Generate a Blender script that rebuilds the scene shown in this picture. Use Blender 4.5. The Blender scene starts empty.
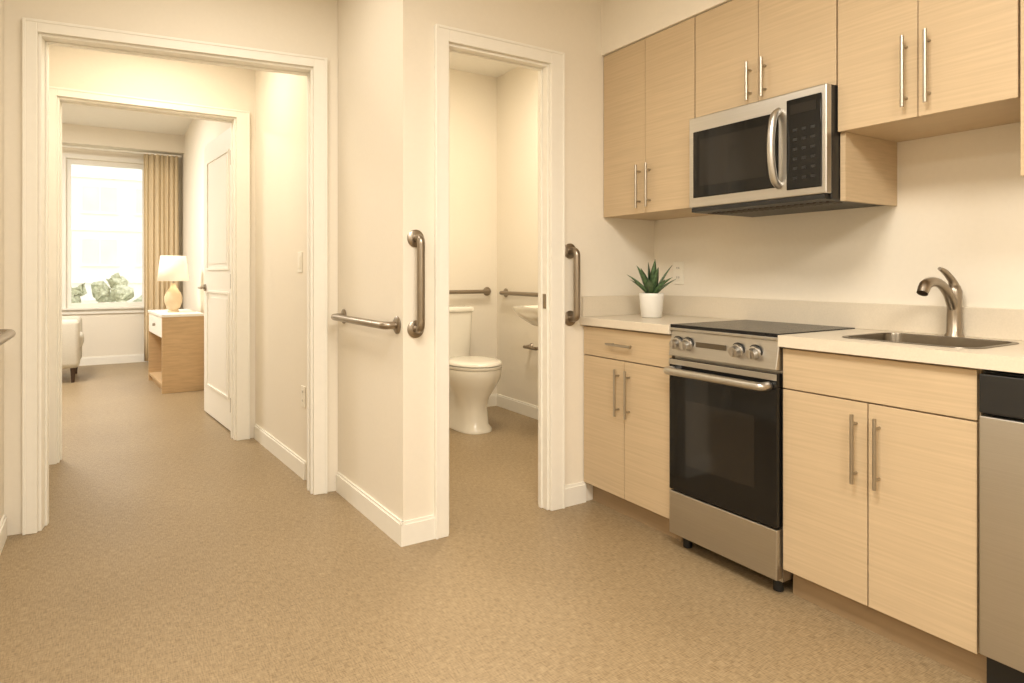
import bpy, bmesh, math, random
from mathutils import Vector, Matrix
random.seed(4)
scene = bpy.context.scene
try:
    scene.view_settings.view_transform = 'Standard'
except Exception:
    pass

# ------------------------------------------------------------------ materials
def srgb(r, g, b):
    def f(c):
        c /= 255.0
        return c/12.92 if c <= 0.04045 else ((c+0.055)/1.055)**2.4
    return (f(r), f(g), f(b), 1)

def mat(name, col, rough=0.5, metal=0.0, var=0.04, scale=(30, 30, 30), bump=0.0, spec=0.5, emis=None, estr=0, coat=0):
    m = bpy.data.materials.new(name); m.use_nodes = True
    nt = m.node_tree; b = nt.nodes['Principled BSDF']
    b.inputs['Roughness'].default_value = rough
    b.inputs['Metallic'].default_value = metal
    b.inputs['Specular IOR Level'].default_value = spec
    b.inputs['Coat Weight'].default_value = coat
    tc = nt.nodes.new('ShaderNodeTexCoord')
    mp = nt.nodes.new('ShaderNodeMapping'); mp.inputs['Scale'].default_value = scale
    nz = nt.nodes.new('ShaderNodeTexNoise'); nz.inputs['Scale'].default_value = 1.0
    nz.inputs['Detail'].default_value = 4
    nt.links.new(tc.outputs['Object'], mp.inputs['Vector'])
    nt.links.new(mp.outputs['Vector'], nz.inputs['Vector'])
    cr = nt.nodes.new('ShaderNodeValToRGB')
    cr.color_ramp.elements[0].position = 0.3; cr.color_ramp.elements[1].position = 0.7
    cr.color_ramp.elements[0].color = (col[0]*(1-var), col[1]*(1-var), col[2]*(1-var*1.2), 1)
    cr.color_ramp.elements[1].color = (min(1, col[0]*(1+var)), min(1, col[1]*(1+var)), min(1, col[2]*(1+var)), 1)
    nt.links.new(nz.outputs['Fac'], cr.inputs['Fac'])
    nt.links.new(cr.outputs['Color'], b.inputs['Base Color'])
    if bump:
        bp = nt.nodes.new('ShaderNodeBump'); bp.inputs['Strength'].default_value = bump
        bp.inputs['Distance'].default_value = 0.002
        nt.links.new(nz.outputs['Fac'], bp.inputs['Height'])
        nt.links.new(bp.outputs['Normal'], b.inputs['Normal'])
    if emis:
        b.inputs['Emission Color'].default_value = emis
        b.inputs['Emission Strength'].default_value = estr
    return m

M_wall = mat('wall_paint', srgb(237, 229, 214), 0.75, var=0.008, scale=(60, 60, 60), bump=0.05, spec=0.25)
M_ceil = mat('ceiling_paint', srgb(240, 236, 227), 0.8, var=0.01, spec=0.2)
M_trim = mat('trim_paint', srgb(243, 239, 229), 0.45, var=0.01, spec=0.4)
M_wood = mat('cabinet_maple', srgb(198, 176, 144), 0.42, var=0.07, scale=(9, 3.2, 130), bump=0.05, spec=0.35)
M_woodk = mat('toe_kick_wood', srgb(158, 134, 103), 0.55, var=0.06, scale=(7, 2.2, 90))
M_desk = mat('desk_oak', srgb(196, 165, 124), 0.5, var=0.09, scale=(8, 3, 70))
M_count = mat('countertop_quartz', srgb(220, 209, 190), 0.32, var=0.03, scale=(160, 160, 160), spec=0.5)
M_steel = mat('brushed_stainless', srgb(194, 191, 186), 0.34, 1.0, var=0.04, scale=(8, 4, 400))
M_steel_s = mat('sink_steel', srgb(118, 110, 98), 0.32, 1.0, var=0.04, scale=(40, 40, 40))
M_nickel = mat('satin_nickel', srgb(156, 145, 131), 0.33, 1.0, var=0.03)
M_pull = mat('pull_nickel', srgb(176, 169, 158), 0.3, 1.0, var=0.03)
M_blackg = mat('black_glass', (0.006, 0.006, 0.006, 1), 0.07, var=0.0, spec=0.4)
M_blackp = mat('black_plastic', (0.012, 0.012, 0.012, 1), 0.4, var=0.05)
M_cook = mat('cooktop_glass', (0.010, 0.009, 0.009, 1), 0.25, var=0.02, spec=0.3)
M_ring = mat('burner_ring', (0.05, 0.045, 0.04, 1), 0.3, var=0.02)
M_cavity = mat('oven_window', (0.014, 0.012, 0.010, 1), 0.1, var=0.1)
M_key = mat('keypad_print', (0.018, 0.018, 0.018, 1), 0.3, var=0.02)
M_porc = mat('porcelain', srgb(240, 235, 222), 0.12, var=0.005, spec=0.5, coat=0.4)
M_pot = mat('pot_ceramic', srgb(240, 238, 232), 0.3, var=0.01)
M_leaf = mat('succulent_leaf', srgb(80, 106, 70), 0.45, var=0.35, scale=(40, 40, 90))
M_soil = mat('soil', srgb(60, 45, 32), 0.9, var=0.3, scale=(200, 200, 200))
M_plate = mat('switch_plate', srgb(240, 234, 220), 0.35, var=0.01)
M_slot = mat('outlet_slot', srgb(70, 62, 54), 0.5)
M_curt = mat('curtain_fabric', srgb(220, 201, 168), 0.85, var=0.04, scale=(80, 80, 20), spec=0.1)
M_sofa = mat('armchair_fabric', srgb(208, 202, 188), 0.9, var=0.06, scale=(120, 120, 120), spec=0.1)
M_dark = mat('dark_wood', srgb(70, 50, 35), 0.5, var=0.1)
M_white = mat('white_lacquer', srgb(238, 234, 224), 0.4, var=0.01)
M_lampb = mat('lamp_ceramic', srgb(220, 198, 162), 0.35, var=0.03)
M_shade = mat('lamp_shade', srgb(240, 232, 214), 0.8, var=0.02, emis=srgb(255, 236, 204), estr=0.35)
M_fix = mat('fixture_diffuser', srgb(250, 245, 235), 0.5, emis=srgb(255, 236, 205), estr=2.0)
M_bldg = mat('building_stucco', srgb(238, 232, 221), 0.9, var=0.02, scale=(1, 1, 1))
M_bwin = mat('building_window', srgb(206, 208, 205), 0.5, var=0.06, scale=(1, 1, 1))
M_ground = mat('outdoor_ground', srgb(205, 206, 190), 0.9, var=0.1, scale=(2, 2, 2))
M_bush = mat('shrub_leaves', srgb(186, 188, 162), 0.8, var=0.35, scale=(25, 25, 25))

# floor: fine-fibred sheet vinyl
def floor_mat():
    m = bpy.data.materials.new('floor_vinyl'); m.use_nodes = True
    nt = m.node_tree; b = nt.nodes['Principled BSDF']
    b.inputs['Roughness'].default_value = 0.40
    b.inputs['Specular IOR Level'].default_value = 0.4
    tc = nt.nodes.new('ShaderNodeTexCoord')
    def nz(sc, det):
        mp = nt.nodes.new('ShaderNodeMapping'); mp.inputs['Scale'].default_value = sc
        n = nt.nodes.new('ShaderNodeTexNoise'); n.inputs['Scale'].default_value = 1; n.inputs['Detail'].default_value = det
        nt.links.new(tc.outputs['Object'], mp.inputs['Vector']); nt.links.new(mp.outputs['Vector'], n.inputs['Vector'])
        return n
    a = nz((35, 260, 1), 3); c = nz((260, 35, 1), 3); d = nz((1.6, 1.6, 1), 3)
    mx = nt.nodes.new('ShaderNodeMath'); mx.operation = 'ADD'
    nt.links.new(a.outputs['Fac'], mx.inputs[0]); nt.links.new(c.outputs['Fac'], mx.inputs[1])
    m2 = nt.nodes.new('ShaderNodeMath'); m2.operation = 'MULTIPLY_ADD'; m2.inputs[1].default_value = 0.2
    nt.links.new(d.outputs['Fac'], m2.inputs[0]); nt.links.new(mx.outputs[0], m2.inputs[2])
    cr = nt.nodes.new('ShaderNodeValToRGB')
    cr.color_ramp.elements[0].position = 0.0; cr.color_ramp.elements[1].position = 1.0
    m3 = nt.nodes.new('ShaderNodeMapRange'); m3.inputs[1].default_value = 0.85; m3.inputs[2].default_value = 1.35
    nt.links.new(m2.outputs[0], m3.inputs[0]); nt.links.new(m3.outputs[0], cr.inputs['Fac'])
    cr.color_ramp.elements[0].color = srgb(128, 108, 79)
    cr.color_ramp.elements[1].color = srgb(170, 149, 117)
    nt.links.new(cr.outputs['Color'], b.inputs['Base Color'])
    return m
M_floor = floor_mat()

def glass_mat():
    m = bpy.data.materials.new('window_glass'); m.use_nodes = True
    nt = m.node_tree; nt.nodes.clear()
    o = nt.nodes.new('ShaderNodeOutputMaterial'); t = nt.nodes.new('ShaderNodeBsdfTransparent')
    g = nt.nodes.new('ShaderNodeBsdfGlossy'); g.inputs['Roughness'].default_value = 0.02
    mx = nt.nodes.new('ShaderNodeMixShader'); mx.inputs[0].default_value = 0.05
    nt.links.new(t.outputs[0], mx.inputs[1]); nt.links.new(g.outputs[0], mx.inputs[2]); nt.links.new(mx.outputs[0], o.inputs[0])
    return m
M_glass = glass_mat()

# ------------------------------------------------------------------ helpers
def link(ob):
    scene.collection.objects.link(ob); return ob

def finish(name, bm, m, parent=None, smooth=False, bevel=0, seg=2, subsurf=0):
    bmesh.ops.recalc_face_normals(bm, faces=bm.faces)
    me = bpy.data.meshes.new(name); bm.to_mesh(me); bm.free()
    me.materials.append(m)
    if smooth:
        for p in me.polygons: p.use_smooth = True
    ob = link(bpy.data.objects.new(name, me))
    if bevel:
        md = ob.modifiers.new('bevel', 'BEVEL'); md.width = bevel; md.segments = seg
        md.limit_method = 'ANGLE'; md.angle_limit = math.radians(40)
    if parent:
        ob.parent = parent
        if not parent.get('local'):
            ob.matrix_parent_inverse = Matrix.Translation(parent.location).inverted()
    return ob

def group(name, loc=(0, 0, 0), rotz=None):
    e = link(bpy.data.objects.new(name, None)); e.location = loc; e.empty_display_size = 0.05
    if rotz is not None:
        e.rotation_euler = (0, 0, rotz); e['local'] = 1
    return e

def add_box(bm, x0, x1, y0, y1, z0, z1, fr=None):
    vs = []
    for x in (x0, x1):
        for y in (y0, y1):
            for z in (z0, z1):
                p = Vector((x, y, z))
                vs.append(bm.verts.new(fr(p) if fr else p))
    for f in ((0, 1, 3, 2), (4, 6, 7, 5), (0, 4, 5, 1), (2, 3, 7, 6), (0, 2, 6, 4), (1, 5, 7, 3)):
        bm.faces.new([vs[i] for i in f])

def box(name, x0, x1, y0, y1, z0, z1, m, parent=None, bevel=0.0, seg=2, smooth=False):
    bm = bmesh.new(); add_box(bm, x0, x1, y0, y1, z0, z1)
    return finish(name, bm, m, parent, bevel=bevel, seg=seg, smooth=smooth)

def frame(A, B):
    A = Vector((A[0], A[1], 0)); B = Vector((B[0], B[1], 0)); d = (B-A); L = d.length; d.normalize()
    n = Vector((-d.y, d.x, 0))
    return (lambda p: A + d*p.x + n*p.y + Vector((0, 0, p.z))), L

def wall(name, A, B, th, z1, openings=(), m=None):
    fr, L = frame(A, B); bm = bmesh.new(); s = 0
    for (a, b, zb, zt) in sorted(openings):
        add_box(bm, s, a, 0, th, 0, z1, fr)
        if zb > 0: add_box(bm, a, b, 0, th, 0, zb, fr)
        add_box(bm, a, b, 0, th, zt, z1, fr); s = b
    add_box(bm, s, L, 0, th, 0, z1, fr)
    return finish(name, bm, m or M_wall)

def baseboard(name, A, B, h=0.1, t=0.013):
    fr, L = frame(A, B); bm = bmesh.new()
    add_box(bm, 0, L, -t, 0, 0, h-0.012, fr); add_box(bm, 0, L, -t*0.6, 0, h-0.012, h, fr)
    return finish(name, bm, M_trim)

def casing(name, A, B, a, b, zt, w=0.065, t=0.02, th=0.12, both=True, w2=None):
    """casing boards + jamb lining"""
    w2 = w2 or w
    fr, L = frame(A, B); bm = bmesh.new()
    sides = [(-t, 0)] + ([(th, th+t)] if both else [])
    for (n0, n1) in sides:
        add_box(bm, a-w, a, n0, n1, 0, zt+w, fr)
        add_box(bm, b, b+w2, n0, n1, 0, zt+w, fr)
        add_box(bm, a, b, n0, n1, zt, zt+w, fr)
        if n0 < 0:
            e = 0.004
            add_box(bm, a-w, a-w+0.012, n0-e, n0, 0, zt+w, fr)
            add_box(bm, b+w2-0.012, b+w2, n0-e, n0, 0, zt+w, fr)
            add_box(bm, a-w+0.012, b+w2-0.012, n0-e, n0, zt+w-0.012, zt+w, fr)
    j = 0.012
    add_box(bm, a, a+j, 0, th, 0, zt, fr); add_box(bm, b-j, b, 0, th, 0, zt, fr)
    add_box(bm, a+j, b-j, 0, th, zt-j, zt, fr)
    add_box(bm, a+j, a+j+0.008, th*0.5, th*0.8, 0, zt-j, fr); add_box(bm, b-j-0.008, b-j, th*0.5, th*0.8, 0, zt-j, fr)
    add_box(bm, a+j+0.008, b-j-0.008, th*0.5, th*0.8, zt-j-0.008, zt-j, fr)
    return finish(name, bm, M_trim, bevel=0.0015, seg=1)

def fillet(pts, r, n=6):
    pts = [Vector(p) for p in pts]; out = [pts[0]]
    for i in range(1, len(pts)-1):
        p0, p, p1 = pts[i-1], pts[i], pts[i+1]
        a = (p0-p); b = (p1-p); rr = min(r, a.length*0.49, b.length*0.49)
        a = p + a.normalized()*rr; b = p + b.normalized()*rr
        for k in range(n+1):
            t = k/n
            out.append((1-t)**2*a + 2*t*(1-t)*p + t*t*b)
    out.append(pts[-1]); return out

def tube(name, pts, r, m, parent=None, n=16, flat=1.0):
    pts = [Vector(p) for p in pts]
    rs = r if isinstance(r, (list, tuple)) else [r]*len(pts)
    bm = bmesh.new(); rings = []
    t0 = (pts[1]-pts[0]).normalized()
    up = Vector((0, 0, 1)) if abs(t0.z) < 0.9 else Vector((1, 0, 0))
    u = t0.cross(up).normalized()
    for i, p in enumerate(pts):
        if i == 0: t = t0
        elif i == len(pts)-1: t = (pts[-1]-pts[-2]).normalized()
        else: t = ((pts[i+1]-p).normalized() + (p-pts[i-1]).normalized()).normalized()
        u = (u - t*u.dot(t)).normalized(); v = t.cross(u)
        rings.append([bm.verts.new(p + (u*math.cos(2*math.pi*k/n) + v*math.sin(2*math.pi*k/n)*flat)*rs[i]) for k in range(n)])
    for a, b in zip(rings, rings[1:]):
        for k in range(n):
            bm.faces.new((a[k], a[(k+1) % n], b[(k+1) % n], b[k]))
    bm.faces.new(rings[0][::-1]); bm.faces.new(rings[-1])
    ob = finish(name, bm, m, parent, smooth=True)
    md = ob.modifiers.new('es', 'EDGE_SPLIT'); md.split_angle = math.radians(50)
    return ob

def cyl(name, p0, p1, r, m, parent=None, n=24):
    return tube(name, [p0, p1], r, m, parent, n)

def smoothpath(pts, n=5):
    """Catmull-Rom"""
    P = [Vector(p) for p in pts]; P = [P[0]*2-P[1]] + P + [P[-1]*2-P[-2]]; out = []
    for i in range(1, len(P)-2):
        for k in range(n):
            t = k/n
            out.append(0.5*((2*P[i]) + (P[i+1]-P[i-1])*t + (2*P[i-1]-5*P[i]+4*P[i+1]-P[i+2])*t*t + (-P[i-1]+3*P[i]-3*P[i+1]+P[i+2])*t**3))
    out.append(P[-2]); return out
def smoothr(rs, n=5):
    out = []
    for i in range(len(rs)-1):
        for k in range(n): out.append(rs[i]+(rs[i+1]-rs[i])*k/n)
    out.append(rs[-1]); return out

def loft(name, secs, m, parent=None, n=40, exp=2.0, smooth=True):
    bm = bmesh.new(); rings = []
    for s in secs:
        z, cx, cy, rx, rf, rb = s[:6]; e = s[6] if len(s) > 6 else exp
        ring = []
        for k in range(n):
            a = 2*math.pi*k/n; c, sn = math.cos(a), math.sin(a)
            x = math.copysign(abs(c)**(2/e), c)*rx
            y = math.copysign(abs(sn)**(2/e), sn); y *= rb if y > 0 else rf
            ring.append(bm.verts.new((cx+x, cy+y, z)))
        rings.append(ring)
    for a, b in zip(rings, rings[1:]):
        for k in range(n):
            bm.faces.new((a[k], a[(k+1) % n], b[(k+1) % n], b[k]))
    bm.faces.new(rings[0][::-1]); bm.faces.new(rings[-1])
    ob = finish(name, bm, m, parent, smooth=smooth)
    md = ob.modifiers.new('es', 'EDGE_SPLIT'); md.split_angle = math.radians(55)
    return ob

def lathe(name, prof, c, m, parent=None, n=36):
    return loft(name, [(c[2]+z, c[0], c[1], r, r, r) for z, r in prof], m, parent, n)

# ------------------------------------------------------------------ layout constants
H = 1.13
XC = 1.978     # base cabinet front
XW = 2.462     # kitchen right wall
XU = 2.106     # uppers front
YB = 2.49      # bath wall front plane
WZ = 2.95
CZ = 2.60
HA = (-0.385, 3.435+0.138*0.385); HB = (1.03, 3.435-0.138*1.03)

def on_line(A, B, x):
    t = (x-A[0])/(B[0]-A[0]); L = math.hypot(B[0]-A[0], B[1]-A[1]); return t*L

bm = bmesh.new(); add_box(bm, -2.75, 3.0, -2.65, 9.55, -0.1, 0)
finish('floor', bm, M_floor)

wall('wall_kitchen', (XW, YB), (XW, -2.5), 0.12, WZ)
BTH = 0.075
BA = (1.03, YB); BB = (2.92, YB)
b0 = on_line(BA, BB, 1.232); b1 = on_line(BA, BB, 1.773)
wall('wall_bathroom_front', BA, BB, BTH, WZ, [(b0, b1, 0, 2.125)])
WA = (1.003, 3.297); WB = (1.03, YB)
wall('wall_wing', WA, WB, 0.12, WZ)
wall('wall_bathroom_left', (1.03, 4.82), (1.03, 3.30), 0.12, WZ)
wall('wall_bathroom_back', (1.15, 4.70), (2.80, 4.70), 0.12, WZ)
wall('wall_bathroom_right', (2.80, 4.82), (2.80, YB+BTH), 0.12, WZ)
h0 = on_line(HA, HB, -0.266); h1 = on_line(HA, HB, 0.880)
HB2 = (1.002, 3.435-0.138*1.002)
wall('wall_hall_front', HA, HB2, 0.12, WZ, [(h0, h1, 0, 2.18)])
RA = (0.915, 3.44); RB = (0.845, 4.66)
wall('wall_hall_right', RB, RA, 0.10, WZ)
wall('wall_hall_left', (-0.40, 3.62), (-0.40, 4.66), 0.105, WZ)
wall('wall_left', (-0.385, 1.6), (-0.385, 3.61), 0.12, WZ)
wall('wall_entry', (-2.6, 1.6), (-0.505, 1.6), 0.12, WZ)
wall('wall_far_left', (-2.6, -2.5), (-2.6, 1.6), 0.12, WZ)
wall('wall_back', (2.59, -2.5), (-2.72, -2.5), 0.12, WZ)
DA = (-2.6, 4.66); DB = (1.02, 4.66)
d0 = on_line(DA, DB, -0.267); d1 = on_line(DA, DB, 0.722)
wall('wall_bedroom_front', DA, DB, 0.12, WZ, [(d0, d1, 0, 2.18)])
wall('wall_bedroom_right', (0.80, 9.4), (0.80, 4.78), 0.12, WZ)
wall('wall_bedroom_left', (-2.6, 4.78), (-2.6, 9.4), 0.12, WZ)
NA = (-2.72, 9.4); NB = (0.92, 9.4)
w0 = on_line(NA, NB, -0.45); w1 = on_line(NA, NB, 0.40)
wall('wall_bedroom_back', NA, NB, 0.14, WZ, [(w0, w1, 0.70, 2.52)])

def ceil(name, pts, z):
    bm = bmesh.new()
    lo = [bm.verts.new((x, y, z)) for x, y in pts]; hi = [bm.verts.new((x, y, z+0.05)) for x, y in pts]
    bm.faces.new(lo[::-1]); bm.faces.new(hi)
    for i in range(len(pts)):
        j = (i+1) % len(pts); bm.faces.new((lo[i], lo[j], hi[j], hi[i]))
    return finish(name, bm, M_ceil)
ceil('ceiling', [(-2.6, -2.5), (XW, -2.5), (XW, YB), (1.03, YB), HB2, HA, (-0.385, 1.6), (-2.6, 1.6)], CZ)
ceil('ceiling_hall', [(-0.40, 3.61), (0.905, 3.44), (0.845, 4.66), (-0.40, 4.66)], CZ)
ceil('ceiling_bathroom', [(1.15, 2.56), (2.80, 2.56), (2.80, 4.70), (1.15, 4.70)], 2.80)
ceil('ceiling_bedroom', [(-2.6, 4.78), (0.80, 4.78), (0.80, 9.4), (-2.6, 9.4)], 2.88)
box('wall_soffit_kitchen', XU-0.012, XW, -0.3, YB, 2.2235, CZ, M_wall)
box('wall_soffit_bedroom', -2.6, 0.80, 9.12, 9.4, 2.66, 2.88, M_wall)

casing('trim_1', BA, BB, b0, b1, 2.125, 0.062, th=BTH, w2=0.078)
casing('trim_2', HA, HB, h0, h1, 2.18, 0.052, w2=0.068)
casing('trim_3', DA, DB, d0, d1, 2.18, 0.05, w2=0.085)

baseboard('baseboard_left', (-0.385, 1.6), (-0.385, 3.46))
baseboard('baseboard_wing', (1.0033, 3.285), (1.03, YB-0.013))
baseboard('baseboard_bathroom_front', (1.017, YB), (1.17, YB))
baseboard('baseboard_kitchen', (1.851, YB), (XC+0.01, YB))
baseboard('baseboard_hall_right', (0.846, 4.64), (0.908, 3.56))
baseboard('baseboard_hall_end', (-0.40, 4.66), (-0.317, 4.66))
baseboard('baseboard_bathroom_back', (1.15, 4.70), (2.80, 4.70))
baseboard('baseboard_bathroom_right', (2.80, 4.687), (2.80, 2.6))
baseboard('baseboard_bedroom_back', (-2.6, 9.4), (0.80, 9.4))
baseboard('baseboard_bedroom_right', (0.80, 9.387), (0.80, 4.80))
baseboard('baseboard_entry', (-2.6, 1.6), (-0.385, 1.6))

# window
g = group('window_1', (-0.025, 9.4, 0.7))
bm = bmesh.new()
x0, x1, z0, z1 = -0.45, 0.40, 0.70, 2.52
for (a, b, c, d) in ((x0-0.07, x0, z0-0.07, z1+0.05), (x1, x1+0.05, z0-0.07, z1+0.05), (x0, x1, z1, z1+0.05), (x0, x1, z0-0.07, z0)):
    add_box(bm, a, b, 9.38, 9.4, c, d)
add_box(bm, x0-0.08, x1+0.06, 9.35, 9.38, z0-0.015, z0+0.005)
finish('casing', bm, M_white, g)
bm = bmesh.new()
for (a, b, c, d) in ((x0, x0+0.05, z0, z1), (x1-0.05, x1, z0, z1), (x0+0.05, x1-0.05, z1-0.06, z1), (x0+0.05, x1-0.05, z0, z0+0.06)):
    add_box(bm, a, b, 9.44, 9.5, c, d)
finish('sash', bm, M_white, g)
box('glass_pane', x0+0.05, x1-0.05, 9.468, 9.472, z0+0.06, z1-0.06, M_glass, g)

def curtain(name, xa, xb, y, z0, z1, waves=7):
    bm = bmesh.new(); n = 120; rows = 8; grid = []
    for r in range(rows+1):
        t = r/rows; z = z1+(z0-z1)*t; row = []
        for i in range(n+1):
            s = i/n; amp = 0.014+0.008*t
            x = xa+(xb-xa)*s
            row.append(bm.verts.new((x+0.006*math.sin(s*31+t*2), y+amp*math.sin(s*waves*2*math.pi+0.5*math.sin(s*9)), z)))
        grid.append(row)
    for a, b in zip(grid, grid[1:]):
        for i in range(n): bm.faces.new((a[i], a[i+1], b[i+1], b[i]))
    ob = finish(name, bm, M_curt, g2, smooth=True)
    md = ob.modifiers.new('s', 'SOLIDIFY'); md.thickness = 0.003
g2 = group('window_curtain', (0.55, 9.25, 0))
curtain('fabric', 0.355, 0.74, 9.20, 0.03, 2.62)
cyl('rod', (-0.75, 9.20, 2.625), (0.78, 9.20, 2.625), 0.012, M_white, g2)

# bedroom door (open)
ang = math.atan2(5.74-4.80, 0.655-0.735)
gd = group('door_1', (0.730, 4.805, 0.012), ang)
L = 0.95; Hd = 2.15
bm = bmesh.new(); add_box(bm, 0, L, -0.035, 0.0, 0, Hd)
for (za, zb) in ((0.22, 0.98), (1.14, 2.0)):
    for (xa, xb, zc, zd) in ((0.13, 0.145, za, zb), (L-0.145, L-0.13, za, zb), (0.145, L-0.145, za, za+0.015), (0.145, L-0.145, zb-0.015, zb)):
        add_box(bm, xa, xb, 0, 0.008, zc, zd)
    add_box(bm, 0.19, L-0.19, 0, 0.004, za+0.05, zb-0.05)
finish('slab', bm, M_trim, gd)
cyl('rosette', (L-0.06, 0.0, 1.0), (L-0.06, 0.012, 1.0), 0.028, M_nickel, gd)
tube('lever', fillet([(L-0.06, 0.01, 1.0), (L-0.06, 0.055, 1.0), (L-0.18, 0.055, 1.0)], 0.02), 0.009, M_nickel, gd, 10)
for i, z in enumerate((0.2, 1.06, 1.92)):
    cyl('hinge_%d' % (i+1), (0.0, 0.011, z-0.05), (0.0, 0.011, z+0.05), 0.013, M_nickel, gd, 12)
    box('hinge_leaf_%d' % (i+1), 0.0, 0.05, 0.0, 0.004, z-0.05, z+0.05, M_nickel, gd)

# ------------------------------------------------------------------ grab bars
def grab_bar(p0, p1, out, r=0.0165, off=0.058, nm='grab_bar'):
    p0 = Vector(p0); p1 = Vector(p1); o = Vector(out)
    gg = group(nm, (p0+p1)/2)
    tube('bar', fillet([p0+o*0.004, p0+o*off, p1+o*off, p1+o*0.004], 0.05, 8), r, M_nickel, gg, 18)
    for i, p in enumerate((p0, p1)):
        tube('flange_%d' % (i+1), [p+o*0.0005, p+o*0.006, p+o*0.011], [0.037, 0.037, 0.028], M_nickel, gg, 28)
def wx(y): return WB[0]+(WA[0]-WB[0])*(y-WB[1])/(WA[1]-WB[1])
grab_bar((wx(3.20), 3.20, 0.91), (wx(2.545), 2.545, 0.91), (-1, 0, 0))
grab_bar((1.085, YB, 1.275), (1.085, YB, 0.895), (0, -1, 0))
grab_bar((1.895, YB, 1.237), (1.895, YB, 0.91), (0, -1, 0))
grab_bar((-0.385, 2.1, 0.895), (-0.385, 3.16, 0.895), (1, 0, 0))
grab_bar((1.75, 4.70, 0.975), (2.70, 4.70, 0.975), (0, -1, 0))
grab_bar((2.80, 4.55, 0.965), (2.80, 3.72, 0.965), (-1, 0, 0))

# ------------------------------------------------------------------ kitchen base cabinets
def pull_v(x, y, za, zb, parent, nm):
    tube(nm, [(x-0.028, y, za), (x-0.028, y, zb)], 0.0058, M_pull, parent, 12)
    for i, z in enumerate((za+0.03, zb-0.03)):
        cyl(nm+'_post_%d' % (i+1), (x, y, z), (x-0.028, y, z), 0.0045, M_pull, parent, 10)
def pull_h(x, ya, yb, z, parent, nm):
    tube(nm, [(x-0.028, ya, z), (x-0.028, yb, z)], 0.0058, M_pull, parent, 12)
    for i, y in enumerate((ya+0.025, yb-0.025)):
        cyl(nm+'_post_%d' % (i+1), (x, y, z), (x-0.028, y, z), 0.0045, M_pull, parent, 10)

def base_cab(ya, yb, drawer_pull, hz, low=False):
    gg = group('base_cabinet', (2.2, (ya+yb)/2, 0))
    xb = XW-0.003
    bm = bmesh.new()
    xf = XC+0.019
    add_box(bm, xf, xb, ya, ya+0.018, 0.1, 0.875); add_box(bm, xf, xb, yb-0.018, yb, 0.1, 0.875)
    add_box(bm, xf, xb, ya+0.018, yb-0.018, 0.1, 0.118); add_box(bm, xb-0.012, xb, ya+0.018, yb-0.018, 0.118, 0.875)
    add_box(bm, xf, xf+0.018, ya+0.018, yb-0.018, 0.70, 0.875)
    finish('carcass', bm, M_wood, gg)
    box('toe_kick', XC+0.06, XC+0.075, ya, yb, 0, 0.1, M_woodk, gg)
    g_ = 0.002; ym = (ya+yb)/2
    box('drawer_front', XC, XC+0.018, ya+g_, yb-g_, 0.732, 0.868, M_wood, gg, 0.0012)
    box('door_left', XC, XC+0.018, ym+g_, yb-g_, 0.102, 0.727, M_wood, gg, 0.0012)
    box('door_right', XC, XC+0.018, ya+g_, ym-g_, 0.102, 0.727, M_wood, gg, 0.0012)
    pull_v(XC, ym+0.035, hz[0], hz[1], gg, 'pull_left'); pull_v(XC, ym-0.035, hz[0], hz[1], gg, 'pull_right')
    if drawer_pull: pull_h(XC, ym-0.07, ym+0.095, 0.80, gg, 'drawer_pull')
    return gg
Y1, Y2, Y3 = 1.893, 1.387, 0.790
base_cab(Y1+0.004, YB-0.004, True, (0.475, 0.69))
base_cab(Y3+0.002, Y2-0.004, False, (0.475, 0.69))
base_cab(-0.42, 0.185, True, (0.475, 0.69))

gc = group('kitchen_countertop', (2.2, 1.2, 0.875))
XF = 1.955; cz0, cz1 = 0.876, 0.915
sx0, sx1, sy0, sy1 = 2.062, 2.365, 0.835, 1.225
box('slab_left', XF, XW-0.001, Y1+0.002, YB-0.001, cz0, cz1, M_count, gc, 0.003)
def rrect(x0, x1, y0, y1, r, n=6):
    pts = []
    for (cx, cy, a0) in ((x1-r, y1-r, 0), (x0+r, y1-r, 90), (x0+r, y0+r, 180), (x1-r, y0+r, 270)):
        for k in range(n+1):
            a = math.radians(a0+90*k/n); pts.append((cx+r*math.cos(a), cy+r*math.sin(a)))
    return pts
xa, xb, ya, yb = XF, XW-0.001, -0.42, Y2-0.002
bm = bmesh.new()
add_box(bm, xa, xb, ya, sy0, cz0, cz1); add_box(bm, xa, xb, sy1, yb, cz0, cz1)
add_box(bm, xa, sx0, sy0, sy1, cz0, cz1); add_box(bm, sx1, xb, sy0, sy1, cz0, cz1)
r = 0.05
for (cx, cy, px, py, a0) in ((sx1-r, sy1-r, sx1, sy1, 0), (sx0+r, sy1-r, sx0, sy1, 90), (sx0+r, sy0+r, sx0, sy0, 180), (sx1-r, sy0+r, sx1, sy0, 270)):
    arc = [(cx+r*math.cos(math.radians(a0+15*k)), cy+r*math.sin(math.radians(a0+15*k))) for k in range(7)]
    lo = [bm.verts.new((x, y, cz0)) for x, y in arc]; hi = [bm.verts.new((x, y, cz1)) for x, y in arc]
    pl = bm.verts.new((px, py, cz0)); ph = bm.verts.new((px, py, cz1))
    for k in range(6):
        bm.faces.new((lo[k], lo[k+1], hi[k+1], hi[k])); bm.faces.new((ph, hi[k], hi[k+1])); bm.faces.new((pl, lo[k+1], lo[k]))
finish('slab_right', bm, M_count, gc)
box('backsplash_rear', XW-0.02, XW-0.001, -0.42, YB-0.02, cz1, 1.015, M_count, gc, 0.002)
box('backsplash_side', XF+0.01, XW-0.02, YB-0.02, YB-0.001, cz1, 1.015, M_count, gc, 0.002)
box('slab_behind_range', 2.437, XW-0.001, Y2-0.002, Y1+0.002, cz0, cz1, M_count, gc)

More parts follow.
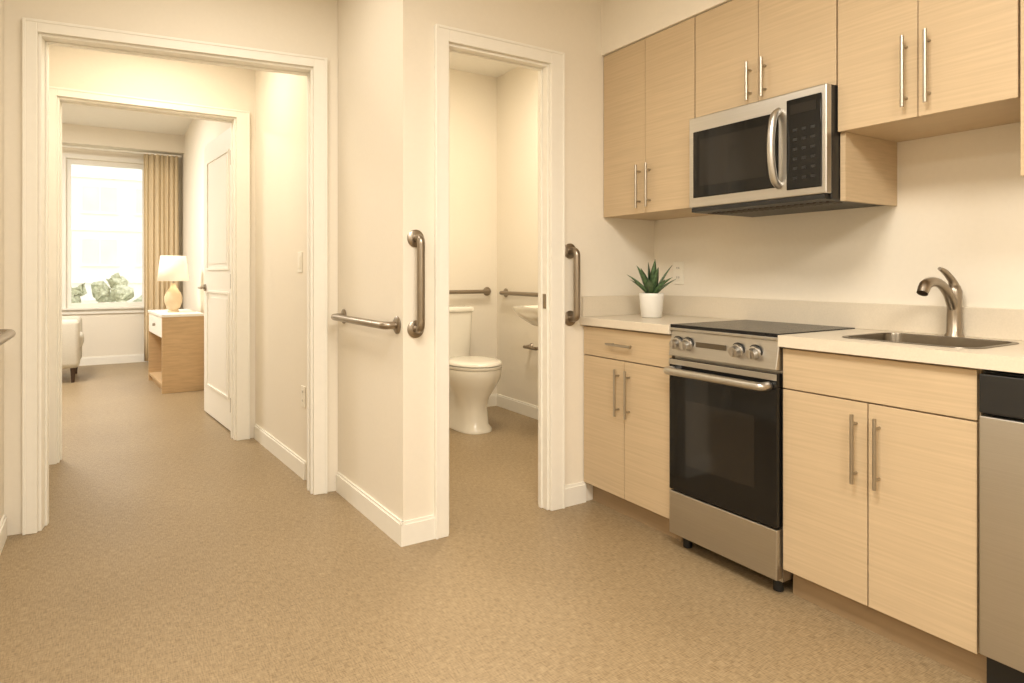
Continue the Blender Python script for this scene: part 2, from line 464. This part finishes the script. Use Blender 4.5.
gs = group('kitchen_sink', ((sx0+sx1)/2, (sy0+sy1)/2, 0.74))
bm = bmesh.new(); rings = []
for (ins, z, rr) in ((-0.013, 0.9155, 0.063), (-0.012, 0.9175, 0.062), (0.002, 0.9175, 0.05), (0.004, 0.912, 0.048), (0.007, 0.80, 0.048), (0.014, 0.755, 0.045), (0.035, 0.742, 0.03)):
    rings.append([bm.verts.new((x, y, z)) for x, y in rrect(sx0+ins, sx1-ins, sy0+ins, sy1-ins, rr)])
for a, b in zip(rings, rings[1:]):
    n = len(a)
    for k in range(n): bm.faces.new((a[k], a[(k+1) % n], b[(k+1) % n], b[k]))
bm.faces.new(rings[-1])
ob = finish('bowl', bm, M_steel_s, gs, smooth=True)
md = ob.modifiers.new('es', 'EDGE_SPLIT'); md.split_angle = math.radians(40)
lathe('drain', [(0, 0.035), (0.002, 0.035), (0.003, 0.02), (0.001, 0.01)], ((sx0+sx1)/2, (sy0+sy1)/2, 0.7425), M_nickel, gs)

fx, fy = 2.412, 1.035
gf = group('kitchen_faucet', (fx, fy, cz1))
lathe('body', [(0, 0.029), (0.006, 0.028), (0.012, 0.023), (0.09, 0.021), (0.13, 0.023), (0.155, 0.023), (0.172, 0.017), (0.178, 0.006)], (fx, fy, cz1+0.0005), M_nickel, gf)
tube('spout', smoothpath([(fx-0.004, fy, cz1+0.095), (fx-0.045, fy, cz1+0.148), (fx-0.095, fy, cz1+0.178), (fx-0.15, fy, cz1+0.186), (fx-0.192, fy, cz1+0.176), (fx-0.213, fy, cz1+0.150)]),
     smoothr([0.017, 0.0155, 0.0145, 0.0155, 0.018, 0.0165]), M_nickel, gf, 18)
tube('lever', smoothpath([(fx, fy, cz1+0.170), (fx-0.010, fy+0.004, cz1+0.192), (fx-0.040, fy+0.010, cz1+0.218), (fx-0.070, fy+0.014, cz1+0.230)]), smoothr([0.016, 0.012, 0.010, 0.006]), M_nickel, gf, 14)

# ------------------------------------------------------------------ range
gr = group('electric_range', (2.2, (Y1+Y2)/2, 0))
a, b = Y2+0.001, Y1-0.001
XR = 1.958
box('body', XR+0.03, 2.435, a, b, 0.05, 0.895, M_steel, gr)
for i, (x, y) in enumerate(((2.02, a+0.04), (2.02, b-0.04), (2.38, a+0.04), (2.38, b-0.04))):
    cyl('foot_%d' % (i+1), (x, y, 0), (x, y, 0.05), 0.018, M_blackp, gr, 14)
box('cooktop', XR+0.004, 2.436, a-0.001, b+0.001, 0.906, 0.919, M_cook, gr, 0.002)
box('cooktop_frame', XR, 2.436, a, b, 0.895, 0.906, M_steel, gr, 0.002)
bm = bmesh.new()
for (x, y, rr) in ((2.09, a+0.13, 0.085), (2.09, b-0.13, 0.065), (2.31, a+0.13, 0.065), (2.31, b-0.13, 0.085)):
    for k in range(48):
        p = [2*math.pi*k/48, 2*math.pi*(k+1)/48]
        q = [bm.verts.new((x+R*math.cos(t), y+R*math.sin(t), 0.9194)) for R, t in ((rr, p[0]), (rr, p[1]), (rr-0.002, p[1]), (rr-0.002, p[0]))]
        bm.faces.new(q)
finish('burner_rings', bm, M_ring, gr)
bm = bmesh.new()
vs = [bm.verts.new(p) for p in ((XR+0.012, a, 0.895), (XR-0.008, a, 0.792), (XR+0.03, a, 0.788), (XR+0.03, a, 0.895),
                                (XR+0.012, b, 0.895), (XR-0.008, b, 0.792), (XR+0.03, b, 0.788), (XR+0.03, b, 0.895))]
for f in ((0, 1, 2, 3), (7, 6, 5, 4), (0, 4, 5, 1), (1, 5, 6, 2), (2, 6, 7, 3), (3, 7, 4, 0)): bm.faces.new([vs[i] for i in f])
finish('control_panel', bm, M_steel, gr, bevel=0.003)
for i, y in enumerate((b-0.045, b-0.098, a+0.165, a+0.090)):
    xk = XR+0.003
    tube('knob_%d' % (i+1), [(xk, y, 0.846), (xk-0.012, y, 0.8435), (xk-0.014, y, 0.843), (xk-0.034, y, 0.839)], [0.025, 0.025, 0.021, 0.019], M_steel, gr, 24)
    box('knob_grip_%d' % (i+1), xk-0.040, xk-0.034, y-0.004, y+0.004, 0.824, 0.854, M_steel, gr, 0.001)
    tube('knob_ring_%d' % (i+1), [(xk+0.001, y, 0.846), (xk-0.003, y, 0.8455)], [0.0285, 0.0285], M_blackp, gr, 24)
box('display', XR-0.0035, XR+0.003, a+0.22, b-0.14, 0.838, 0.858, M_steel_s, gr, 0.001)
box('oven_door', XR-0.004, XR+0.028, a, b, 0.243, 0.780, M_blackg, gr, 0.004)
box('door_steel_top', XR-0.006, XR-0.004, a, b, 0.756, 0.778, M_steel, gr, 0.001)
box('oven_window', XR-0.0048, XR-0.0040, a+0.09, b-0.09, 0.36, 0.62, M_cavity, gr)
tube('oven_handle', fillet([(XR-0.006, b-0.025, 0.735), (XR-0.050, b-0.025, 0.735), (XR-0.050, a+0.03, 0.735), (XR-0.006, a+0.03, 0.735)], 0.018), 0.0155, M_steel, gr, 16)
box('storage_drawer', XR-0.004, XR+0.028, a, b, 0.062, 0.238, M_steel, gr, 0.004)

# ------------------------------------------------------------------ dishwasher
gw = group('dishwasher', (2.2, 0.48, 0))
a, b = 0.19, Y3-0.003
box('tub', XC+0.02, XW-0.03, a, b, 0.1, 0.865, M_blackp, gw)
box('control_strip', XC-0.012, XC+0.02, a+0.002, b-0.002, 0.757, 0.862, M_blackp, gw, 0.004)
box('door_panel', XC-0.012, XC+0.02, a+0.002, b-0.002, 0.112, 0.750, M_steel, gw, 0.004)
box('kick_plate', XC+0.04, XC+0.055, a, b, 0.0, 0.1, M_blackp, gw)
box('handle_recess', XC-0.014, XC-0.012, a+0.18, b-0.18, 0.79, 0.83, M_slot, gw)

# ------------------------------------------------------------------ upper cabinets
def upper(ya, yb, z0, z1, hz):
    gg = group('wall_cabinet', (2.3, (ya+yb)/2, z0))
    box('carcass', XU+0.019, XW-0.002, ya, yb, z0, z1, M_wood, gg)
    ym = (ya+yb)/2; g_ = 0.002
    box('door_left', XU, XU+0.018, ym+g_*0.7, yb-g_, z0, z1-0.002, M_wood, gg, 0.0012)
    box('door_right', XU, XU+0.018, ya+g_, ym-g_*0.7, z0, z1-0.002, M_wood, gg, 0.0012)
    pull_v(XU, ym+0.033, hz[0], hz[1], gg, 'pull_left'); pull_v(XU, ym-0.033, hz[0], hz[1], gg, 'pull_right')
    return gg
UT = 2.222
upper(1.892, YB-0.002, 1.41, UT, (1.435, 1.635))
upper(1.264, 1.890, 1.775, UT, (1.797, 1.945))
gu = upper(0.746, 1.262, 1.612, UT, (1.645, 1.865))
upper(0.10, 0.744, 1.395, UT, (1.435, 1.635))
box('side_panel', XU+0.019, XW-0.002, 1.244, 1.262, 1.378, 1.611, M_wood, gu)

# ------------------------------------------------------------------ microwave
gm = group('over_range_microwave', (2.25, 1.55, 1.375))
a, b = 1.265, 1.872
XM = 2.050
box('body', XM+0.03, XW-0.002, a, b, 1.382, 1.773, M_blackp, gm, 0.003)
box('front_frame', XM, XM+0.03, a, b, 1.40, 1.773, M_steel, gm, 0.004)
box('door_glass', XM-0.004, XM, a+0.185, b-0.025, 1.440, 1.712, M_blackg, gm, 0.002)
box('window_mesh', XM-0.0048, XM-0.004, a+0.23, b-0.06, 1.485, 1.675, M_cavity, gm)
box('control_panel', XM-0.004, XM, a+0.018, a+0.150, 1.425, 1.745, M_blackg, gm, 0.002)
box('display', XM-0.0048, XM-0.004, a+0.035, a+0.135, 1.69, 1.725, M_cavity, gm)
bm = bmesh.new()
for r_ in range(6):
    for c_ in range(3):
        add_box(bm, XM-0.0046, XM-0.004, a+0.040+c_*0.034, a+0.056+c_*0.034, 1.46+r_*0.034, 1.469+r_*0.034)
finish('keypad', bm, M_key, gm)
hy = a+0.182
tube('handle', smoothpath([(XM, hy, 1.445), (XM-0.028, hy, 1.465), (XM-0.043, hy, 1.52), (XM-0.047, hy, 1.58), (XM-0.043, hy, 1.64), (XM-0.028, hy, 1.695), (XM, hy, 1.715)], 4),
     0.0135, M_steel, gm, 14)
box('vent_grille', XM+0.004, XM+0.03, a+0.01, b-0.01, 1.382, 1.399, M_blackp, gm)
bm = bmesh.new()
for k in range(22):
    add_box(bm, XM+0.08, XM+0.16, a+0.04+k*0.025, a+0.052+k*0.025, 1.379, 1.382)
finish('filter_slots', bm, M_slot, gm)

# ------------------------------------------------------------------ plant
px, py = 2.220, 2.265
gp = group('potted_succulent', (px, py, cz1))
lathe('pot', [(0.001, 0.046), (0.004, 0.05), (0.10, 0.058), (0.115, 0.059), (0.118, 0.057), (0.116, 0.053), (0.10, 0.052)], (px, py, cz1), M_pot, gp)
lathe('soil', [(0.098, 0.051), (0.104, 0.050), (0.106, 0.03)], (px, py, cz1), M_soil, gp)
bm = bmesh.new()
def leaf(bm, base, az, lean, L, w):
    d = Vector((math.cos(az), math.sin(az), 0)); sd = Vector((-d.y, d.x, 0)); prev = None; n = 9
    p = base.copy()
    for i in range(n+1):
        t = i/n
        ang = lean*(0.7+0.45*t)
        if i: p = p + (d*math.sin(ang) + Vector((0, 0, math.cos(ang))))*(L/n)
        ww = w*(0.75+0.9*t-1.65*t**2.2) if t < 1 else 0.0006
        ww = max(ww, 0.0006)
        nrm = Vector((0, 0, 1))*math.sin(ang) - d*math.cos(ang)
        ring = [bm.verts.new(p+sd*ww+nrm*ww*0.3), bm.verts.new(p-nrm*ww*0.25), bm.verts.new(p-sd*ww+nrm*ww*0.3), bm.verts.new(p+nrm*ww*0.05)]
        if prev:
            for k in range(4): bm.faces.new((prev[k], prev[(k+1) % 4], ring[(k+1) % 4], ring[k]))
        else: bm.faces.new(ring)
        prev = ring
    bm.faces.new(prev)
k = 0
for (cnt, lean, L, w) in ((3, 0.12, 0.175, 0.022), (5, 0.50, 0.165, 0.023), (7, 0.95, 0.145, 0.021)):
    for i in range(cnt):
        az = 2*math.pi*i/cnt+k*0.5+random.uniform(-.2, .2)
        leaf(bm, Vector((px+0.012*math.cos(az), py+0.012*math.sin(az), cz1+0.102)), az, lean+random.uniform(-.1, .1), L*random.uniform(.85, 1.1), w)
    k += 1
finish('leaves', bm, M_leaf, gp, smooth=True)

# ------------------------------------------------------------------ outlets & switches
def plate(nm, pos, n, w=0.07, h=0.115, kind='outlet'):
    n = Vector(n).normalized(); s = Vector((-n.y, n.x, 0)); pos = Vector(pos)
    fr = lambda p: pos + s*p.x + n*p.y + Vector((0, 0, p.z))
    gg = group(nm, pos)
    bm = bmesh.new(); add_box(bm, -w/2, w/2, 0.0005, 0.006, -h/2, h/2, fr); finish('plate', bm, M_plate, gg, bevel=0.002)
    if kind == 'outlet':
        for i, z in enumerate((0.024, -0.024)):
            bm = bmesh.new(); add_box(bm, -0.017, 0.017, 0.006, 0.008, z-0.014, z+0.014, fr); finish('socket_%d' % (i+1), bm, M_plate, gg, bevel=0.001)
            bm = bmesh.new(); add_box(bm, -0.008, -0.005, 0.008, 0.0084, z-0.004, z+0.007, fr); add_box(bm, 0.005, 0.008, 0.008, 0.0084, z-0.004, z+0.007, fr)
            finish('slots_%d' % (i+1), bm, M_slot, gg)
    else:
        bm = bmesh.new(); add_box(bm, -0.016, 0.016, 0.006, 0.010, -0.033, 0.033, fr); finish('rocker', bm, M_plate, gg, bevel=0.001)
plate('wall_outlet', (XW, 2.315, 1.13), (-1, 0, 0))
hn = Vector((-1, -0.057, 0))
def hallp(y): t = (y-RA[1])/(RB[1]-RA[1]); return RA[0]+(RB[0]-RA[0])*t
plate('light_switch', (hallp(3.66), 3.66, 1.19), hn, kind='switch')
plate('wall_outlet', (hallp(3.60), 3.60, 0.45), hn)

# ------------------------------------------------------------------ toilet
tx, ty = 2.225, 4.10
gt = group('toilet', (tx, ty, 0))
loft('pedestal', [(0.0, tx, ty+0.02, 0.125, 0.20, 0.30, 2.6), (0.02, tx, ty+0.02, 0.125, 0.20, 0.30, 2.6), (0.05, tx, ty+0.02, 0.105, 0.175, 0.29, 2.5),
                  (0.16, tx, ty+0.02, 0.10, 0.165, 0.28, 2.4), (0.24, tx, ty+0.01, 0.115, 0.185, 0.29), (0.32, tx, ty, 0.16, 0.23, 0.30), (0.38, tx, ty, 0.192, 0.262, 0.31),
                  (0.435, tx, ty, 0.200, 0.275, 0.315), (0.45, tx, ty, 0.198, 0.272, 0.315), (0.45, tx, ty, 0.12, 0.19, 0.2)], M_porc, gt, 48)
loft('seat', [(0.451, tx, ty, 0.195, 0.274, 0.20), (0.456, tx, ty, 0.201, 0.280, 0.205), (0.470, tx, ty, 0.201, 0.280, 0.205), (0.472, tx, ty, 0.197, 0.276, 0.20)], M_porc, gt, 48)
loft('lid', [(0.477, tx, ty, 0.193, 0.272, 0.20), (0.481, tx, ty, 0.200, 0.279, 0.205), (0.493, tx, ty, 0.199, 0.277, 0.205), (0.503, tx, ty, 0.183, 0.259, 0.19), (0.506, tx, ty, 0.12, 0.18, 0.13)], M_porc, gt, 48)
box('seat_hinge', tx-0.09, tx+0.09, ty+0.20, ty+0.235, 0.451, 0.49, M_porc, gt, 0.008)
box('deck', tx-0.12, tx+0.12, ty+0.24, ty+0.50, 0.28, 0.45, M_porc, gt, 0.02, 3)
loft('tank', [(0.451, tx, ty+0.485, 0.205, 0.09, 0.09, 7), (0.47, tx, ty+0.485, 0.215, 0.095, 0.095, 7), (0.82, tx, ty+0.485, 0.235, 0.102, 0.102, 7)], M_porc, gt, 56)
loft('tank_lid', [(0.821, tx, ty+0.483, 0.238, 0.106, 0.106, 7), (0.826, tx, ty+0.483, 0.248, 0.112, 0.112, 7), (0.852, tx, ty+0.483, 0.248, 0.112, 0.112, 7), (0.862, tx, ty+0.483, 0.238, 0.103, 0.103, 7)], M_porc, gt, 56)
tube('flush_lever', fillet([(tx-0.165, ty+0.39, 0.77), (tx-0.165, ty+0.362, 0.77), (tx-0.085, ty+0.362, 0.762)], 0.01), 0.007, M_nickel, gt, 10)

sxw = 2.798; sy = 3.56
gb = group('bathroom_sink', (2.6, sy, 0.85))
def bas(z, rx, ry, e=3.2):
    return (z, sxw-rx, sy, rx, ry, ry, e)
loft('basin', [bas(0.745, 0.12, 0.12), bas(0.77, 0.17, 0.17), bas(0.83, 0.215, 0.225), bas(0.88, 0.235, 0.25), bas(0.90, 0.235, 0.25),
               (0.90, sxw-0.245, sy, 0.175, 0.205, 0.205, 2.4), (0.87, sxw-0.245, sy, 0.16, 0.19, 0.19, 2.3), (0.81, sxw-0.245, sy, 0.12, 0.15, 0.15, 2), (0.79, sxw-0.245, sy, 0.05, 0.06, 0.06, 2)], M_porc, gb, 56)
tube('drain_pipe', fillet([(sxw-0.2, sy, 0.75), (sxw-0.2, sy, 0.56), (sxw-0.1, sy, 0.56), (sxw-0.1, sy, 0.62), (sxw, sy, 0.62)], 0.04), 0.016, M_nickel, gb, 12)
lathe('tap_body', [(0, 0.025), (0.01, 0.02), (0.07, 0.018), (0.08, 0.012)], (sxw-0.045, sy, 0.90), M_nickel, gb)
tube('tap_spout', smoothpath([(sxw-0.045, sy, 0.955), (sxw-0.10, sy, 0.98), (sxw-0.15, sy, 0.965)]), 0.011, M_nickel, gb, 12)
gh = group('toilet_paper_holder', (2.8, 4.1, 0.56))
for i, y in enumerate((4.02, 4.17)):
    tube('post_%d' % (i+1), [(2.7995, y, 0.555), (2.785, y, 0.555), (2.73, y, 0.555)], [0.026, 0.014, 0.012], M_nickel, gh, 14)
cyl('rod', (2.735, 4.015, 0.555), (2.735, 4.175, 0.555), 0.013, M_nickel, gh, 14)
box('strike_plate', 1.7585, 1.7605, YB+0.008, YB+0.032, 0.96, 1.03, M_nickel)

# ------------------------------------------------------------------ bedroom furniture
gk = group('side_desk', (0.412, 6.80, 0))
a, b, xa, xb, zt = 6.80, 7.75, 0.412, 0.775, 0.74
box('top', xa-0.006, xb, a-0.006, b+0.006, zt-0.025, zt, M_white, gk, 0.002)
box('side_near', xa, xb, a, a+0.025, 0.0, zt-0.025, M_desk, gk, 0.001)
box('side_far', xa, xb, b-0.025, b, 0.0, zt-0.025, M_desk, gk, 0.001)
box('back', xb-0.012, xb, a+0.025, b-0.025, 0.06, zt-0.025, M_desk, gk)
box('drawer_front', xa+0.002, xa+0.02, a+0.027, b-0.027, zt-0.22, zt-0.028, M_white, gk, 0.002)
box('drawer_box', xa+0.02, xb-0.012, a+0.03, b-0.03, zt-0.195, zt-0.03, M_white, gk)
cyl('knob', (xa+0.002, (a+b)/2, zt-0.12), (xa-0.02, (a+b)/2, zt-0.12), 0.014, M_nickel, gk, 16)
box('lower_shelf', xa+0.004, xb-0.012, a+0.025, b-0.025, 0.06, 0.085, M_desk, gk)
box('plinth', xa+0.03, xa+0.045, a+0.025, b-0.025, 0.0, 0.06, M_desk, gk)
gk.rotation_euler = (0, 0, math.radians(4.2))

lx, ly, lz = 0.535, 7.20, 0.7405
gl = group('table_lamp', (lx, ly, lz))
lathe('base', [(0, 0.05), (0.012, 0.052), (0.02, 0.042), (0.05, 0.062), (0.10, 0.080), (0.15, 0.082), (0.20, 0.062), (0.245, 0.03), (0.27, 0.02), (0.285, 0.02)], (lx, ly, lz), M_lampb, gl)
cyl('stem', (lx, ly, lz+0.28), (lx, ly, lz+0.345), 0.006, M_nickel, gl, 10)
bm = bmesh.new(); n = 40; rr = []
for (z, r_) in ((0.31, 0.142), (0.56, 0.115)):
    rr.append([bm.verts.new((lx+r_*math.cos(2*math.pi*k/n), ly+r_*math.sin(2*math.pi*k/n), lz+z)) for k in range(n)])
for k in range(n): bm.faces.new((rr[0][k], rr[0][(k+1) % n], rr[1][(k+1) % n], rr[1][k]))
ob = finish('shade', bm, M_shade, gl, smooth=True); md = ob.modifiers.new('s', 'SOLIDIFY'); md.thickness = 0.003
bm = bmesh.new()
for k in range(3):
    ang_ = 2*math.pi*k/3
    add_box(bm, 0, 0.135, -0.002, 0.002, 0.34, 0.344, (lambda c, s: (lambda p: Vector((lx+p.x*c-p.y*s, ly+p.x*s+p.y*c, lz+p.z))))(math.cos(ang_), math.sin(ang_)))
finish('spider', bm, M_nickel, gl)

ga = group('armchair', (-0.75, 8.3, 0))
ax0, ax1, ay0, ay1 = -1.12, -0.265, 7.95, 8.75
for i, (x, y) in enumerate(((ax0+.06, ay0+.06), (ax1-.06, ay0+.06), (ax0+.06, ay1-.06), (ax1-.06, ay1-.06))):
    tube('leg_%d' % (i+1), [(x, y, 0), (x, y, 0.16)], [0.014, 0.024], M_dark, ga, 12)
box('seat_base', ax0+0.02, ax1-0.01, ay0+0.015, ay1-0.015, 0.15, 0.34, M_sofa, ga, 0.03, 4, True)
box('seat_cushion', ax0+0.13, ax1+0.02, ay0+0.12, ay1-0.12, 0.33, 0.48, M_sofa, ga, 0.045, 5, True)
box('arm_near', ax0+0.03, ax1, ay0, ay0+0.13, 0.15, 0.65, M_sofa, ga, 0.05, 5, True)
box('arm_far', ax0+0.03, ax1, ay1-0.13, ay1, 0.15, 0.65, M_sofa, ga, 0.05, 5, True)
box('backrest', ax0, ax0+0.18, ay0+0.02, ay1-0.02, 0.16, 0.88, M_sofa, ga, 0.06, 5, True)

# ------------------------------------------------------------------ outdoors
box('ground_outdoor', -40, 40, 9.6, 70, -0.35, -0.3, M_ground)
gbd = group('apartment_building', (0, 40, -0.3))
box('facade', -22, 22, 40, 46, -0.3, 14, M_bldg, gbd)
bm = bmesh.new(); bm2 = bmesh.new()
for fz in (1.6, 4.35, 7.1):
    for i in range(-8, 9):
        xx = -1.2+i*2.4
        add_box(bm, xx, xx+1.5, 39.97, 40, fz, fz+1.3)
        add_box(bm2, xx-0.1, xx+1.6, 39.9, 40, fz-0.12, fz); add_box(bm2, xx+0.72, xx+0.78, 39.95, 39.97, fz, fz+1.3)
    add_box(bm2, -22, 22, 39.9, 40, fz-1.0, fz-0.85)
finish('windows', bm, M_bwin, gbd); finish('sills', bm2, M_white, gbd)
bm = bmesh.new()
for i in range(170):
    bmesh.ops.create_icosphere(bm, subdivisions=2, radius=random.uniform(0.07, 0.16), matrix=Matrix.Translation((random.uniform(-2.2, 1.6), random.uniform(11.8, 12.6), random.uniform(-0.2, 1.0))))
for v in bm.verts:
    v.co += Vector((random.uniform(-1, 1), random.uniform(-1, 1), random.uniform(-1, 1)))*0.06
finish('shrub_hedge', bm, M_bush)

# ------------------------------------------------------------------ lights
def fixture(x, y, z, size, power, col, nm='ceiling_light', r=0.16):
    gg = group(nm, (x, y, z))
    lathe('housing', [(-0.035, r*0.93), (-0.03, r), (-0.0005, r)], (x, y, z), M_fix, gg)
    l = bpy.data.lights.new('lamp', 'AREA'); l.shape = 'DISK'; l.size = size; l.energy = power; l.color = col
    o = link(bpy.data.objects.new('lamp', l)); o.parent = gg; o.location = (0, 0, -0.04)
    return o
warm = (1.0, 0.935, 0.83)
fixture(0.5, 0.7, CZ, 0.9, 48, warm)
fixture(0.3, -1.1, CZ, 1.0, 72, warm)
fixture(-1.6, 0.0, CZ, 0.9, 42, warm)
fixture(0.3, 2.6, CZ, 0.6, 7, warm)
fixture(0.25, 4.0, CZ, 0.6, 12.5, (1.0, 0.89, 0.72), r=0.14)
fixture(2.0, 3.4, 2.80, 0.6, 29, (1.0, 0.89, 0.72))
fixture(-0.9, 7.0, 2.88, 0.8, 105, (1.0, 0.955, 0.89))
l = bpy.data.lights.new('bulb', 'POINT'); l.energy = 2; l.color = (1, .88, .70); l.shadow_soft_size = 0.03
o = link(bpy.data.objects.new('bulb', l)); o.parent = gl; o.location = (0, 0, 0.43)

w = bpy.data.worlds.new('World'); scene.world = w; w.use_nodes = True
bg = w.node_tree.nodes['Background']; bg.inputs[0].default_value = (0.99, 0.985, 0.97, 1); bg.inputs[1].default_value = 2.15

# ------------------------------------------------------------------ camera
F = 640.0
th = math.atan(402/F)
cd = bpy.data.cameras.new('camera'); cam = link(bpy.data.objects.new('camera', cd))
cam.location = (0, 0, H)
cam.rotation_euler = (math.pi/2, 0, -th)
cd.sensor_width = 36; cd.sensor_fit = 'HORIZONTAL'; cd.lens = F/1024*36
cd.shift_y = (273-341.5)/1024
cd.clip_start = 0.02; cd.clip_end = 200
scene.camera = cam
